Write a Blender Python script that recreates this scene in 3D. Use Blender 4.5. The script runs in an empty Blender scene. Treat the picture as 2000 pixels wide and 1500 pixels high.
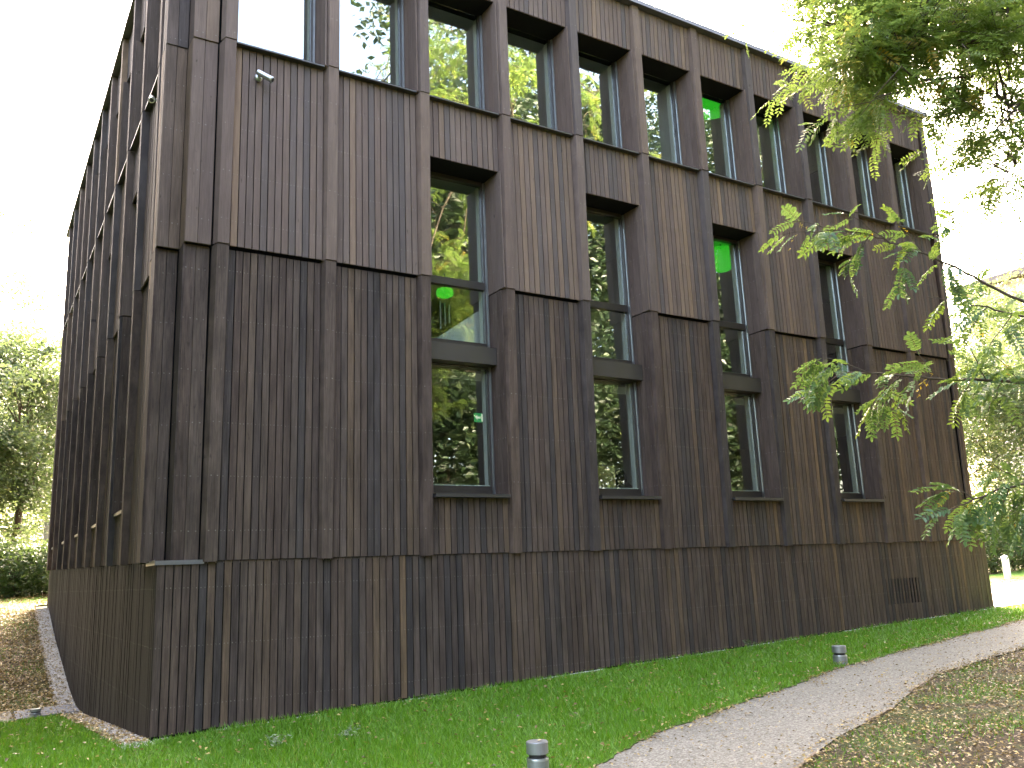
import bpy, math, random
import numpy as np
from mathutils import Matrix, Vector

rng = np.random.default_rng(7)
random.seed(7)
scene = bpy.context.scene
COL = scene.collection

# ------------------------------------------------------------------ camera
CAM = np.array([-2.3948, -10.1006, 0.9546])
CR = np.array([0.8520362, -0.5219461, -0.0400814])
CU = np.array([-0.0772352, -0.2010701, 0.9765273])
CF = np.array([0.5177538, 0.8289410, 0.2116316])
FPX = 1696.13          # focal length in pixels of a 2000 px wide picture
cam_data = bpy.data.cameras.new('camera')
cam = bpy.data.objects.new('camera', cam_data)
COL.objects.link(cam)
M = Matrix.Identity(4)
for i in range(3):
    M[i][0], M[i][1], M[i][2], M[i][3] = CR[i], CU[i], -CF[i], CAM[i]
cam.matrix_world = M
cam_data.sensor_width = 36.0
cam_data.lens = 36.0 * FPX / 2000.0
cam_data.clip_start = 0.05
cam_data.clip_end = 2000.0
scene.camera = cam

# ------------------------------------------------------------------ sky, sun, exposure
SUN_EL, SUN_AZ = math.radians(36), math.radians(28)      # azimuth from +Y towards +X
world = bpy.data.worlds.new('World')
scene.world = world
world.use_nodes = True
wn = world.node_tree
wn.nodes.clear()
sky = wn.nodes.new('ShaderNodeTexSky')
sky.sky_type = 'NISHITA'
sky.sun_disc = False
sky.sun_elevation = SUN_EL
sky.sun_rotation = SUN_AZ
sky.air_density = 1.0
sky.dust_density = 8.0
sky.ozone_density = 1.0
bg = wn.nodes.new('ShaderNodeBackground')
bg.inputs['Strength'].default_value = 0.15
wo = wn.nodes.new('ShaderNodeOutputWorld')
wn.links.new(sky.outputs[0], bg.inputs[0])
wn.links.new(bg.outputs[0], wo.inputs[0])
sd = bpy.data.lights.new('sun', 'SUN')
sd.energy = 1.1
sd.angle = math.radians(11)
sd.color = (1.0, 0.97, 0.92)
sun = bpy.data.objects.new('sun', sd)
COL.objects.link(sun)
tosun = Vector((math.sin(SUN_AZ) * math.cos(SUN_EL), math.cos(SUN_AZ) * math.cos(SUN_EL), math.sin(SUN_EL)))
sun.rotation_euler = tosun.to_track_quat('Z', 'Y').to_euler()
scene.view_settings.view_transform = 'Standard'
scene.view_settings.look = 'None'
scene.view_settings.exposure = 4.55
scene.view_settings.gamma = 1.0
scene.view_settings.use_white_balance = True      # camera balanced for open shade
scene.view_settings.white_balance_temperature = 7600
scene.view_settings.white_balance_tint = 14
scene.view_settings.use_curve_mapping = False
scene.render.engine = 'CYCLES'
scene.cycles.max_bounces = 8
scene.cycles.transparent_max_bounces = 12
scene.cycles.caustics_reflective = False
scene.cycles.caustics_refractive = False

# ------------------------------------------------------------------ node helpers
def mat_new(name):
    m = bpy.data.materials.new(name)
    m.use_nodes = True
    nt = m.node_tree
    nt.nodes.clear()
    return m, nt

class N:
    def __init__(self, nt):
        self.nt = nt
    def n(self, t, **kw):
        nd = self.nt.nodes.new(t)
        for k, v in kw.items():
            setattr(nd, k, v)
        return nd
    def l(self, a, b):
        self.nt.links.new(a, b)
    def val(self, sock, v):
        if hasattr(v, 'node'):
            self.l(v, sock)
        else:
            sock.default_value = v
    def math(self, op, a, b=0.0, c=None, clamp=False):
        nd = self.n('ShaderNodeMath', operation=op, use_clamp=clamp)
        self.val(nd.inputs[0], a); self.val(nd.inputs[1], b)
        if c is not None: self.val(nd.inputs[2], c)
        return nd.outputs[0]
    def mix(self, f, a, b, blend='MIX'):
        nd = self.n('ShaderNodeMix', data_type='RGBA', blend_type=blend)
        self.val(nd.inputs[0], f)
        self.val(nd.inputs[6], a if hasattr(a, 'node') else (*a, 1)[:4])
        self.val(nd.inputs[7], b if hasattr(b, 'node') else (*b, 1)[:4])
        return nd.outputs[2]
    def ramp(self, f, stops, interp='LINEAR'):
        nd = self.n('ShaderNodeValToRGB')
        nd.color_ramp.interpolation = interp
        e = nd.color_ramp.elements
        while len(e) < len(stops): e.new(0.5)
        for i, (p, c) in enumerate(stops):
            e[i].position = p
            e[i].color = (*c, 1)
        self.l(f, nd.inputs[0])
        return nd.outputs[0]
    def noise(self, vec=None, scale=5, detail=4, rough=0.55, dist=0.0):
        nd = self.n('ShaderNodeTexNoise')
        nd.inputs['Scale'].default_value = scale
        nd.inputs['Detail'].default_value = detail
        nd.inputs['Roughness'].default_value = rough
        nd.inputs['Distortion'].default_value = dist
        if vec is not None: self.l(vec, nd.inputs['Vector'])
        return nd.outputs[0]
    def xyz(self, x, y, z):
        nd = self.n('ShaderNodeCombineXYZ')
        for i, v in enumerate((x, y, z)): self.val(nd.inputs[i], v)
        return nd.outputs[0]
    def bump(self, h, strength=0.3, dist=0.01):
        nd = self.n('ShaderNodeBump')
        nd.inputs['Strength'].default_value = strength
        nd.inputs['Distance'].default_value = dist
        self.l(h, nd.inputs['Height'])
        return nd.outputs[0]
    def principled(self, color, rough=0.6, metal=0.0, spec=0.5, normal=None, out=True):
        nd = self.n('ShaderNodeBsdfPrincipled')
        self.val(nd.inputs['Base Color'], color if hasattr(color, 'node') else (*color, 1)[:4])
        self.val(nd.inputs['Roughness'], rough)
        self.val(nd.inputs['Metallic'], metal)
        self.val(nd.inputs['Specular IOR Level'], spec)
        if normal is not None: self.l(normal, nd.inputs['Normal'])
        if out: self.out(nd.outputs[0])
        return nd.outputs[0]
    def out(self, s):
        o = self.n('ShaderNodeOutputMaterial')
        self.l(s, o.inputs[0])
    def pos(self):
        return self.n('ShaderNodeNewGeometry').outputs['Position']
    def attr(self, name):
        a = self.n('ShaderNodeAttribute'); a.attribute_name = name
        return a

def simple_mat(name, col, rough=0.5, metal=0.0, spec=0.5, var=0.25, scale=6.0, bump=0.0):
    m, nt = mat_new(name); k = N(nt)
    ns = k.noise(k.pos(), scale, 5)
    c = k.mix(ns, tuple(x * (1 - var) for x in col), tuple(min(1, x * (1 + var)) for x in col))
    nb = k.bump(k.noise(k.pos(), scale * 8, 4), bump, 0.004) if bump else None
    r = k.math('MULTIPLY_ADD', ns, 0.2, rough - 0.1)
    k.principled(c, r, metal, spec, nb)
    return m

# ------------------------------------------------------------------ materials
def wood_material():
    m, nt = mat_new('dark_stained_timber'); k = N(nt)
    a = k.attr('board')
    s = k.n('ShaderNodeSeparateXYZ'); k.l(a.outputs['Vector'], s.inputs[0])
    u, z, t = s.outputs[0], s.outputs[1], s.outputs[2]
    base = k.ramp(t, [(0.0, (.037, .031, .031)), (.14, (.047, .037, .034)), (.30, (.060, .041, .034)), (.48, (.074, .050, .039)),
                      (.64, (.070, .051, .043)), (.80, (.086, .058, .042)), (.93, (.104, .068, .045)), (1.0, (.125, .079, .047))])
    off = k.math('MULTIPLY', t, 113.0)
    grain = k.noise(k.xyz(k.math('MULTIPLY_ADD', u, 5.0, off), k.math('MULTIPLY', z, 0.9), off), 3.0, 7, 0.65, 0.4)
    tone = k.noise(k.xyz(k.math('MULTIPLY_ADD', u, 0.5, off), k.math('MULTIPLY', z, 0.75), off), 1.9, 5, 0.65)
    knots = k.noise(k.xyz(k.math('MULTIPLY_ADD', u, 1.0, off), k.math('MULTIPLY', z, 3.0), off), 2.2, 2, 0.5)
    g = k.math('MULTIPLY_ADD', grain, 2.3, -0.15)
    tn = k.math('MULTIPLY_ADD', tone, 2.4, -0.2)
    f = k.math('MULTIPLY', g, tn)
    col = k.mix(1.0, base, k.xyz(f, f, f), 'MULTIPLY')
    # greyish weathering film in long streaks
    wz = k.math('MULTIPLY', k.math('SUBTRACT', k.noise(k.xyz(k.math('MULTIPLY_ADD', u, 3.0, off), k.math('MULTIPLY', z, 0.25), off), 2.0, 5, 0.7), 0.5, clamp=True), 1.6, clamp=True)
    col = k.mix(wz, col, (.108, .088, .080))
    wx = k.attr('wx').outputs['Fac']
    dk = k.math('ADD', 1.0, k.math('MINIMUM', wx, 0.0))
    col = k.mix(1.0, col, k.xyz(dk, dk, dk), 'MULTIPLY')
    col = k.mix(k.math('MULTIPLY', k.math('MAXIMUM', wx, 0.0), k.math('MULTIPLY_ADD', grain, 0.7, 0.45), clamp=True), col, k.mix(0.55, k.mix(tone, (.125, .094, .083), (.250, .196, .172)), k.mix(1.0, base, (2.9, 2.75, 2.7), 'MULTIPLY')))
    kn = k.math('MULTIPLY', k.math('SUBTRACT', knots, 0.70, clamp=True), 6.0, clamp=True)
    col = k.mix(kn, col, (.018, .014, .012))
    # nail heads: two per board in level rows
    fz = k.math('ABSOLUTE', k.math('SUBTRACT', k.math('FRACT', k.math('MULTIPLY', z, 1.0 / 0.62)), 0.5))
    rowm = k.math('LESS_THAN', fz, 0.011)
    fu = k.math('ABSOLUTE', k.math('SUBTRACT', k.math('ABSOLUTE', k.math('SUBTRACT', u, 0.5)), 0.26))
    colm = k.math('LESS_THAN', fu, 0.065)
    nm = k.math('MULTIPLY', k.math('MULTIPLY', rowm, colm), k.math('MULTIPLY', k.math('GREATER_THAN', grain, 0.50), 0.42))
    col = k.mix(nm, col, (.30, .28, .25))
    rough = k.math('MULTIPLY_ADD', grain, 0.3, 0.62)
    k.principled(col, rough, 0, 0.12, k.bump(grain, 0.35, 0.004))
    return m

def glass_material():
    m, nt = mat_new('window_glass'); k = N(nt)
    lw = k.n('ShaderNodeLayerWeight'); lw.inputs[0].default_value = 0.5
    f = k.math('MULTIPLY_ADD', k.math('POWER', lw.outputs['Facing'], 2.6), 0.68, 0.21, clamp=True)
    wav = k.bump(k.noise(k.pos(), 0.8, 1, 0.4), 0.012, 0.006)
    gl = k.n('ShaderNodeBsdfGlossy'); gl.inputs['Roughness'].default_value = 0.0
    gl.inputs['Color'].default_value = (.93, .98, .95, 1)
    k.l(wav, gl.inputs['Normal'])
    tr = k.n('ShaderNodeBsdfTransparent'); tr.inputs[0].default_value = (.90, .94, .91, 1)
    mx = k.n('ShaderNodeMixShader')
    k.l(f, mx.inputs[0]); k.l(tr.outputs[0], mx.inputs[1]); k.l(gl.outputs[0], mx.inputs[2])
    k.out(mx.outputs[0])
    return m

def emit_material(name, col, strength):
    m, nt = mat_new(name); k = N(nt)
    e = k.n('ShaderNodeEmission'); e.inputs[0].default_value = (*col, 1); e.inputs[1].default_value = strength
    k.out(e.outputs[0])
    return m

def leaf_material(name, stops, obj_random=False, trans=0.45, tcol=(.30, .42, .05)):
    m, nt = mat_new(name); k = N(nt)
    if obj_random:
        f = k.n('ShaderNodeObjectInfo').outputs['Random']
        nz = k.noise(k.pos(), 30, 2)
        f = k.math('MULTIPLY_ADD', k.math('SUBTRACT', nz, 0.5), 0.25, f)
    else:
        f = k.attr('lv').outputs['Fac']
    c = k.ramp(f, stops)
    p = k.principled(c, 0.42, 0, 0.5, out=False)
    tl = k.n('ShaderNodeBsdfTranslucent')
    k.l(k.mix(0.5, c, (*tcol,), 'MIX'), tl.inputs[0])
    mx = k.n('ShaderNodeMixShader'); mx.inputs[0].default_value = trans
    k.l(p, mx.inputs[1]); k.l(tl.outputs[0], mx.inputs[2])
    k.out(mx.outputs[0])
    return m

def soil_material():
    m, nt = mat_new('leafy_soil'); k = N(nt); P = k.pos()
    n1 = k.noise(P, 2.2, 6, 0.6); n2 = k.noise(P, 28, 5, 0.7); n3 = k.noise(P, 0.7, 4)
    c = k.ramp(n2, [(.25, (.022, .017, .011)), (.5, (.048, .037, .023)), (.62, (.090, .068, .038)), (.78, (.15, .12, .06))])
    g = k.ramp(n2, [(.3, (.03, .055, .014)), (.7, (.09, .13, .035))])
    f = k.math('MULTIPLY', k.math('SUBTRACT', k.math('MULTIPLY_ADD', n3, .6, k.math('MULTIPLY', n1, .5)), 0.52, clamp=True), 7.0, clamp=True)
    c = k.mix(f, c, g)
    k.principled(c, .95, 0, .2, k.bump(n2, .6, .03))
    return m

def lawn_material():
    m, nt = mat_new('lawn_turf'); k = N(nt); P = k.pos()
    n1 = k.noise(P, 1.2, 4); n2 = k.noise(P, 45, 4, .7)
    c = k.mix(n1, (.065, .165, .012), (.095, .200, .016))
    c = k.mix(k.math('MULTIPLY', n2, .7), c, (.02, .04, .008))
    k.principled(c, .9, 0, .2, k.bump(n2, .6, .03))
    return m

def gravel_material(name, c0, c1, c2):
    m, nt = mat_new(name); k = N(nt); P = k.pos()
    v = k.n('ShaderNodeTexVoronoi'); v.inputs['Scale'].default_value = 75; k.l(P, v.inputs['Vector'])
    sp = k.n('ShaderNodeSeparateColor'); k.l(v.outputs['Color'], sp.inputs[0])
    n1 = k.noise(P, 1.7, 6, .65); n2 = k.noise(P, 14, 4, .6)
    c = k.ramp(sp.outputs[0], [(0, c0), (.5, c1), (1, c2)])
    c = k.mix(k.math('MULTIPLY', n1, .6), c, tuple(x * .5 for x in c1))
    c = k.mix(k.math('MULTIPLY', k.math('SUBTRACT', n2, .56, clamp=True), 3.0, clamp=True), c, tuple(x * .45 for x in c0))
    h = k.math('SUBTRACT', 1.0, v.outputs['Distance'])
    k.principled(c, .9, 0, .3, k.bump(k.math('ADD', h, n2), .5, .012))
    return m

W = wood_material()
GLASS = glass_material()
CORE = simple_mat('dark_wall_membrane', (.005, .005, .0055), .9, 0, .2)
FRAME = simple_mat('bronze_window_metal', (.045, .037, .033), .42, .3, .5, .12)
SPAN = simple_mat('brown_metal_panel', (.060, .050, .043), .45, .2, .5, .08, 2.0)
SILL = simple_mat('grey_sill_metal', (.065, .060, .058), .45, .5, .5, .15, 3)
FLASH = simple_mat('aged_zinc_flashing', (.20, .20, .215), .42, .8, .5, .2, 5)
COPING = simple_mat('roof_coping_metal', (.12, .12, .125), .4, .7, .5, .15, 3)
JAMB = simple_mat('pale_sage_jamb', (.88, .90, .87), .55, 0, .4, .05)
PLASTER = simple_mat('interior_plaster', (.55, .57, .53), .8, 0, .3, .1, 1.5)
CEIL = simple_mat('interior_ceiling', (.70, .72, .69), .8, 0, .3, .08, 1.5)
FLOORM = simple_mat('interior_floor', (.26, .24, .21), .6, 0, .4, .1, 2)
WHITE = simple_mat('white_paint', (.75, .77, .74), .5, 0, .4, .05)
STEEL = simple_mat('brushed_steel', (.42, .44, .44), .32, .9, .5, .12, 12)
STEELD = simple_mat('grey_bollard_metal', (.26, .27, .27), .42, .6, .5, .15, 12)
BLACK = simple_mat('black_plastic', (.015, .015, .016), .5, 0, .4, .1)
BEIGE = simple_mat('beige_board', (.50, .40, .17), .7, 0, .3, .06)
CONC = simple_mat('concrete_paver', (.13, .14, .155), .85, 0, .3, .18, 9, .3)
BARK = simple_mat('tree_bark', (.075, .058, .043), .95, 0, .2, .45, 9, .8)
PALEBARK = simple_mat('pale_bark', (.34, .31, .26), .9, 0, .2, .35, 7, .6)
TIMBER = simple_mat('edging_timber', (.20, .15, .11), .85, 0, .2, .35, 12, .4)
RENDERW = simple_mat('house_render', (.62, .52, .44), .9, 0, .2, .08, 1)
ROOFT = simple_mat('house_roof', (.16, .13, .12), .8, 0, .3, .2, 3)
GREENLAMP = emit_material('green_lamp', (.002, 1.0, .06), .034)
EXITW = emit_material('exit_sign_white', (.75, 1.0, .85), .05)
EXITG = emit_material('exit_sign_green', (.02, .55, .20), .03)
SOIL = soil_material()
LAWN = lawn_material()
GRAVEL = gravel_material('path_gravel', (.125, .116, .095), (.215, .200, .166), (.37, .348, .295))
PEBBLE = gravel_material('pale_pebbles', (.38, .35, .31), (.55, .52, .48), (.72, .70, .66))
ROAD = gravel_material('pale_forecourt', (.52, .51, .50), (.60, .60, .60), (.68, .68, .69))
LOCUST = leaf_material('locust_leaf', [(0, (.048, .105, .018)), (.45, (.090, .165, .024)), (.8, (.135, .205, .030)), (.93, (.24, .21, .03)), (1, (.40, .27, .03))], False, .5, (.33, .45, .11))
LOCUSTN = leaf_material('locust_leaf_near', [(0, (.045, .115, .062)), (.5, (.065, .150, .060)), (.85, (.090, .170, .045)), (1, (.14, .19, .04))], True, .35)
YELLOWN = leaf_material('locust_leaf_yellow', [(0, (.36, .27, .03)), (1, (.50, .33, .03))], True, .4, (.5, .35, .04))
BGLEAF = leaf_material('park_leaf', [(0, (.022, .044, .016)), (.5, (.048, .080, .030)), (.85, (.085, .115, .042)), (1, (.17, .16, .05))], False, .4, (.20, .28, .09))
MIRLEAF = leaf_material('shade_tree_leaf', [(0, (.012, .028, .012)), (.6, (.028, .055, .022)), (1, (.065, .088, .032))], False, .25, (.10, .16, .06))
HEDGE = leaf_material('hedge_leaf', [(0, (.016, .040, .012)), (.6, (.040, .080, .022)), (1, (.085, .125, .035))], False, .3, (.16, .24, .06))
GRASS = leaf_material('grass_blade', [(0, (.070, .190, .008)), (.55, (.105, .275, .010)), (.88, (.145, .315, .014)), (1, (.30, .29, .06))], False, .3, (.14, .26, .02))
LITTER = leaf_material('dry_leaf', [(0, (.065, .040, .018)), (.35, (.16, .100, .038)), (.7, (.30, .205, .055)), (1, (.44, .34, .12))], False, .15, (.4, .3, .1))
WEED = leaf_material('weed_leaf', [(0, (.13, .20, .11)), (1, (.34, .38, .26))], False, .2)

# ------------------------------------------------------------------ object helpers
def tag(o, label=None, cat=None, group=None, kind=None):
    if label: o['label'] = label
    if cat: o['category'] = cat
    if group: o['group'] = group
    if kind: o['kind'] = kind
    return o

def empty(name, loc=(0, 0, 0)):
    o = bpy.data.objects.new(name, None)
    o.empty_display_size = 0.3
    COL.objects.link(o)
    o.location = loc
    return o

def link(name, me, parent=None):
    o = bpy.data.objects.new(name, me)
    COL.objects.link(o)
    if parent is not None:
        o.parent = parent
        if parent.parent is None:
            o.matrix_parent_inverse = Matrix.Translation(-parent.location)
        else:
            o.matrix_parent_inverse = Matrix.Translation(-parent.parent.location) if parent.type == 'EMPTY' else Matrix.Identity(4)
    return o

def mesh_np(name, V, F, mat, smooth=False, attrs=None):
    """V (n,3), F list of (m,k) arrays; world coordinates"""
    me = bpy.data.meshes.new(name)
    V = np.asarray(V, np.float32).reshape(-1, 3)
    if not isinstance(F, (list, tuple)): F = [F]
    F = [np.asarray(f, np.int32) for f in F if len(f)]
    nl = sum(f.size for f in F); nf = sum(len(f) for f in F)
    me.vertices.add(len(V)); me.vertices.foreach_set('co', V.ravel())
    me.loops.add(nl); me.loops.foreach_set('vertex_index', np.concatenate([f.ravel() for f in F]))
    me.polygons.add(nf)
    sizes = np.concatenate([np.full(len(f), f.shape[1], np.int32) for f in F])
    st = np.concatenate([[0], np.cumsum(sizes)[:-1]]).astype(np.int32)
    me.polygons.foreach_set('loop_start', st)
    me.polygons.foreach_set('use_smooth', np.full(nf, bool(smooth)))
    for an, (typ, data) in (attrs or {}).items():
        at = me.attributes.new(an, typ, 'POINT')
        if typ == 'FLOAT': at.data.foreach_set('value', np.asarray(data, np.float32).ravel())
        else: at.data.foreach_set('vector', np.asarray(data, np.float32).ravel())
    me.update(calc_edges=True)
    me.validate()
    me.materials.append(mat)
    return me

BOXF = np.array([[0, 1, 2, 3], [7, 6, 5, 4], [0, 4, 5, 1], [1, 5, 6, 2], [2, 6, 7, 3], [3, 7, 4, 0]])

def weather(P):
    """how far the stain has greyed: the upper storeys' boards more than the newer dark ones below the joint; negative only darkens"""
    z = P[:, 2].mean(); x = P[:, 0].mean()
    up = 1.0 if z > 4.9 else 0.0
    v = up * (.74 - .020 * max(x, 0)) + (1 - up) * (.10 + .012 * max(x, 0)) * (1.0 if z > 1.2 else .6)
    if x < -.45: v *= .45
    if x < -.6 and z < 1.0: v = -.58  # side-wall plinth boards set darker, no greying
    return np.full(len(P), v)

class MB:
    """collects hexahedra / prisms, links them as one mesh"""
    def __init__(self): self.V = []; self.F = []; self.A = []; self.n = 0
    def hexa(self, P, A=None):
        P = np.asarray(P, float)
        self.V.append(P); self.F.append(BOXF + self.n); self.n += 8
        self.A.append(np.zeros((8, 3)) if A is None else A)
        return self
    def box(self, a, b):
        (x0, y0, z0), (x1, y1, z1) = a, b
        return self.hexa([(x0, y0, z0), (x1, y0, z0), (x1, y1, z0), (x0, y1, z0), (x0, y0, z1), (x1, y0, z1), (x1, y1, z1), (x0, y1, z1)])
    def build(self, name, mat, parent=None, wood=False):
        at = None
        if wood:
            A = np.concatenate(self.A)
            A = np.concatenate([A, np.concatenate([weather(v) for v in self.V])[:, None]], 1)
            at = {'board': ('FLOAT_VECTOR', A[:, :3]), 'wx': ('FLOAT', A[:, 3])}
        return link(name, mesh_np(name, np.concatenate(self.V), np.concatenate(self.F), mat, False, at), parent)

def tube(path, radii, seg=8):
    path = np.asarray(path, float); n = len(path)
    t = np.gradient(path, axis=0); t /= np.linalg.norm(t, axis=1)[:, None] + 1e-9
    ref = np.array([0.31, 0.17, 0.93]) if abs(t[0][2]) < .9 else np.array([1.0, .1, 0])
    s = np.cross(t, ref); s /= np.linalg.norm(s, axis=1)[:, None] + 1e-9
    q = np.cross(t, s)
    a = np.linspace(0, 2 * math.pi, seg, endpoint=False)
    V = path[:, None, :] + np.asarray(radii)[:, None, None] * (np.cos(a)[None, :, None] * s[:, None, :] + np.sin(a)[None, :, None] * q[:, None, :])
    i = np.arange(n - 1)[:, None]; j = np.arange(seg)[None, :]; j2 = (j + 1) % seg
    F = np.stack([i * seg + j, i * seg + j2, (i + 1) * seg + j2, (i + 1) * seg + j], -1).reshape(-1, 4)
    return V.reshape(-1, 3), F

class TB:
    def __init__(self): self.V = []; self.F = []; self.n = 0
    def add(self, V, F):
        self.V.append(V); self.F.append(np.asarray(F) + self.n); self.n += len(V)
    def tube(self, path, radii, seg=8): self.add(*tube(path, radii, seg))
    def build(self, name, mat, parent=None, smooth=True):
        return link(name, mesh_np(name, np.concatenate(self.V), np.concatenate(self.F), mat, smooth), parent)

def lathe(name, prof, mat, parent, loc, seg=28, axis=None):
    """closed profile of (r, z)"""
    a = np.linspace(0, 2 * math.pi, seg, endpoint=False)
    V = np.array([[(r * math.cos(x), r * math.sin(x), z) for x in a] for r, z in prof]).reshape(-1, 3)
    if axis is not None:
        q = Vector((0, 0, 1)).rotation_difference(Vector(axis)).to_matrix()
        V = V @ np.array(q).T
    V = V + np.asarray(loc)
    n = len(prof); F = []
    for i in range(n - 1):
        for j in range(seg):
            F.append((i * seg + j, i * seg + (j + 1) % seg, (i + 1) * seg + (j + 1) % seg, (i + 1) * seg + j))
    caps = [tuple(range(seg))[::-1], tuple(range((n - 1) * seg, n * seg))]
    return link(name, mesh_np(name, V, [np.array(F), np.array(caps)], mat, False), parent)

def px(x, y, d):
    """point d metres along the optical axis seen at pixel (x, y) of the 2000x1500 photograph"""
    return CAM + d * (CF + CR * (x - 1000) / FPX - CU * (y - 750) / FPX)

def proj(P):
    D = np.asarray(P, float) - CAM
    z = D @ CF
    return 1000 + FPX * (D @ CR) / z, 750 - FPX * (D @ CU) / z, z

# ------------------------------------------------------------------ terrain
YL = [-60, 0, 2.3, 6.0, 7.4, 8.5, 12, 14.4, 20, 30, 60]
ZL = [-.61, -.61, -.75, -.99, -.96, -.80, -.09, .53, .85, .9, .9]
def smst(a, b, x):
    t = np.clip((x - a) / (b - a), 0, 1); return t * t * (3 - 2 * t)
def H(X, Y):
    X = np.asarray(X, float); Y = np.asarray(Y, float)
    return -.6 + .03 * np.clip(X, -4, 45) + (1 - smst(0, 8, X)) * (np.interp(Y, YL, ZL) + .61)

PLX = np.array([-9, 1.875, 3.089, 3.964, 5.0, 7.08, 9.22, 13.03, 18, 30])
PLY = np.array([-9.6, -4.30, -3.69, -3.45, -3.165, -2.53, -2.17, -1.56, -1.15, -.8])
PRX = np.array([-9, 2.85, 3.86, 4.51, 5.01, 6.23, 7.08, 8.09, 9.6, 13, 18, 30])
PRY = np.array([-11.6, -5.40, -4.98, -4.79, -4.64, -4.09, -3.78, -3.60, -3.40, -2.9, -2.45, -2.1])
path_l = lambda X: np.interp(X, PLX, PLY) + .02 * np.sin(X * 3.1) + .018 * np.sin(X * 17.7) + .012 * np.sin(X * 41.0)
path_r = lambda X: np.interp(X, PRX, PRY)

def grid_sheet(name, xs, ys, mat, off, mask=None):
    X, Y = np.meshgrid(xs, ys, indexing='ij')
    V = np.stack([X, Y, H(X, Y) + off], -1).reshape(-1, 3)
    nx, ny = len(xs), len(ys)
    i, j = np.meshgrid(np.arange(nx - 1), np.arange(ny - 1), indexing='ij')
    F = np.stack([i * ny + j, (i + 1) * ny + j, (i + 1) * ny + j + 1, i * ny + j + 1], -1).reshape(-1, 4)
    if mask is not None:
        cx = V[F, 0].mean(1); cy = V[F, 1].mean(1)
        F = F[mask(cx, cy)]
    return tag(link(name, mesh_np(name, V, F, mat, True)), kind='structure')

axis = np.concatenate([[-600, -300, -150, -80, -50], np.arange(-30, 46, .5), [60, 90, 150, 300, 600]])
grid_sheet('ground', axis, axis, SOIL, 0.0)

def strip_sheet(name, xs, lo, hi, n, mat, off):
    t = np.linspace(0, 1, n)
    X = np.repeat(xs[:, None], n, 1); Y = lo(xs)[:, None] * (1 - t) + hi(xs)[:, None] * t
    V = np.stack([X, Y, H(X, Y) + off], -1).reshape(-1, 3)
    m = len(xs); i, j = np.meshgrid(np.arange(m - 1), np.arange(n - 1), indexing='ij')
    F = np.stack([i * n + j, (i + 1) * n + j, (i + 1) * n + j + 1, i * n + j + 1], -1).reshape(-1, 4)
    return tag(link(name, mesh_np(name, V, F, mat, True)), kind='structure')

strip_sheet('gravel_path', np.arange(-9, 30, .06), path_r, path_l, 8, GRAVEL, .014)
strip_sheet('lawn', np.arange(-.6, 30, .06), path_l, lambda x: np.full_like(x, .10), 16, LAWN, .022)
strip_sheet('side_lawn', np.arange(-9, -.595, .06), path_l, lambda x: np.where(x < -.9, 6.3 - .25 * np.clip(-1.3 - x, 0, 8), -.05), 60, LAWN, .022)
strip_sheet('forecourt', np.arange(15.45, 45, .5), lambda x: np.full_like(x, .13), lambda x: 3.0 + .12 * (x - 15), 8, ROAD, .020)
strip_sheet('verge', np.arange(15.45, 45, .5), lambda x: 3.02 + .12 * (x - 15), lambda x: 5.6 + .12 * (x - 15), 8, LAWN, .016)
strip_sheet('side_path', np.arange(-9, -1.55, .1), lambda x: 6.3 - .25 * np.clip(-1.3 - x, 0, 8), lambda x: 7.5 - .1 * np.clip(-1.3 - x, 0, 8), 8, GRAVEL, .018)
strip_sheet('park_grass', np.arange(-14, -.2, .4), lambda x: np.full_like(x, 15.6), lambda x: np.full_like(x, 23), 14, LAWN, .03)
# concrete slab beside the wall: three pavers
sl = empty('paving_slab', (-1.1, 6.8, -.95))
tag(sl, 'pale grey concrete paving by the dark wall corner left, crossing the gravel strip', 'paving')
for i in range(3):
    x0 = -1.56 + i * .3
    b = MB()
    P = []
    for dz in (-.08, .035):
        for (x, y) in ((x0, 6.32), (x0 + .292, 6.32), (x0 + .292, 7.25), (x0, 7.25)):
            P.append((x, y, float(H(x, y)) + dz))
    b.hexa(P).build('paver', CONC, sl)

# ------------------------------------------------------------------ building
BLD = empty('timber_clad_building', (7, 7.5, 0))
tag(BLD, 'three-storey building clad in dark brown vertical timber boards', 'building')
BAY = 1.35
ZB, ZMID, ZSILL, ZHEAD, ZTOP = 1.22, 4.95, 7.66, 9.57, 10.42
LSILL, LHEAD = 2.0, 6.76
BOARDS = []        # (points(8,3), attr(8,3))

def facade(side):
    if side == 'front':
        return lambda u, w, z: (u, w, z)
    return lambda u, w, z: (-.706 + w, 1.05 + u, z)

def tint():
    r = rng.random()
    if r < .20: return rng.uniform(0, .16)
    if r < .84: return rng.uniform(.2, .74)
    if r < .97: return rng.uniform(.72, .9)
    return rng.uniform(.9, 1.0)

def board(T, u0, u1, z0, z1, w0, w1, th=.022, gap=.0063, jig=.003, zl=None, tt=None):
    """front face at depth w0 (bottom) .. w1 (top); zl(u) optional bottom height"""
    t = tint() if tt is None else tt
    d = rng.uniform(-jig, jig)
    a, b = u0 + gap, u1 - gap
    za, zb = (z0, z0) if zl is None else (zl(a), zl(b))
    P = [T(a, w0 + d, za), T(b, w0 + d, zb), T(b, w0 + d + th, zb), T(a, w0 + d + th, za),
         T(a, w1 + d, z1), T(b, w1 + d, z1), T(b, w1 + d + th, z1), T(a, w1 + d + th, z1)]
    ph = rng.uniform(-.004, .004)
    A = [(0, za + ph, t), (1, zb + ph, t), (1, zb + ph, t), (0, za + ph, t), (0, z1 + ph, t), (1, z1 + ph, t), (1, z1 + ph, t), (0, z1 + ph, t)]
    BOARDS.append((np.array(P), np.array(A)))

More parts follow.
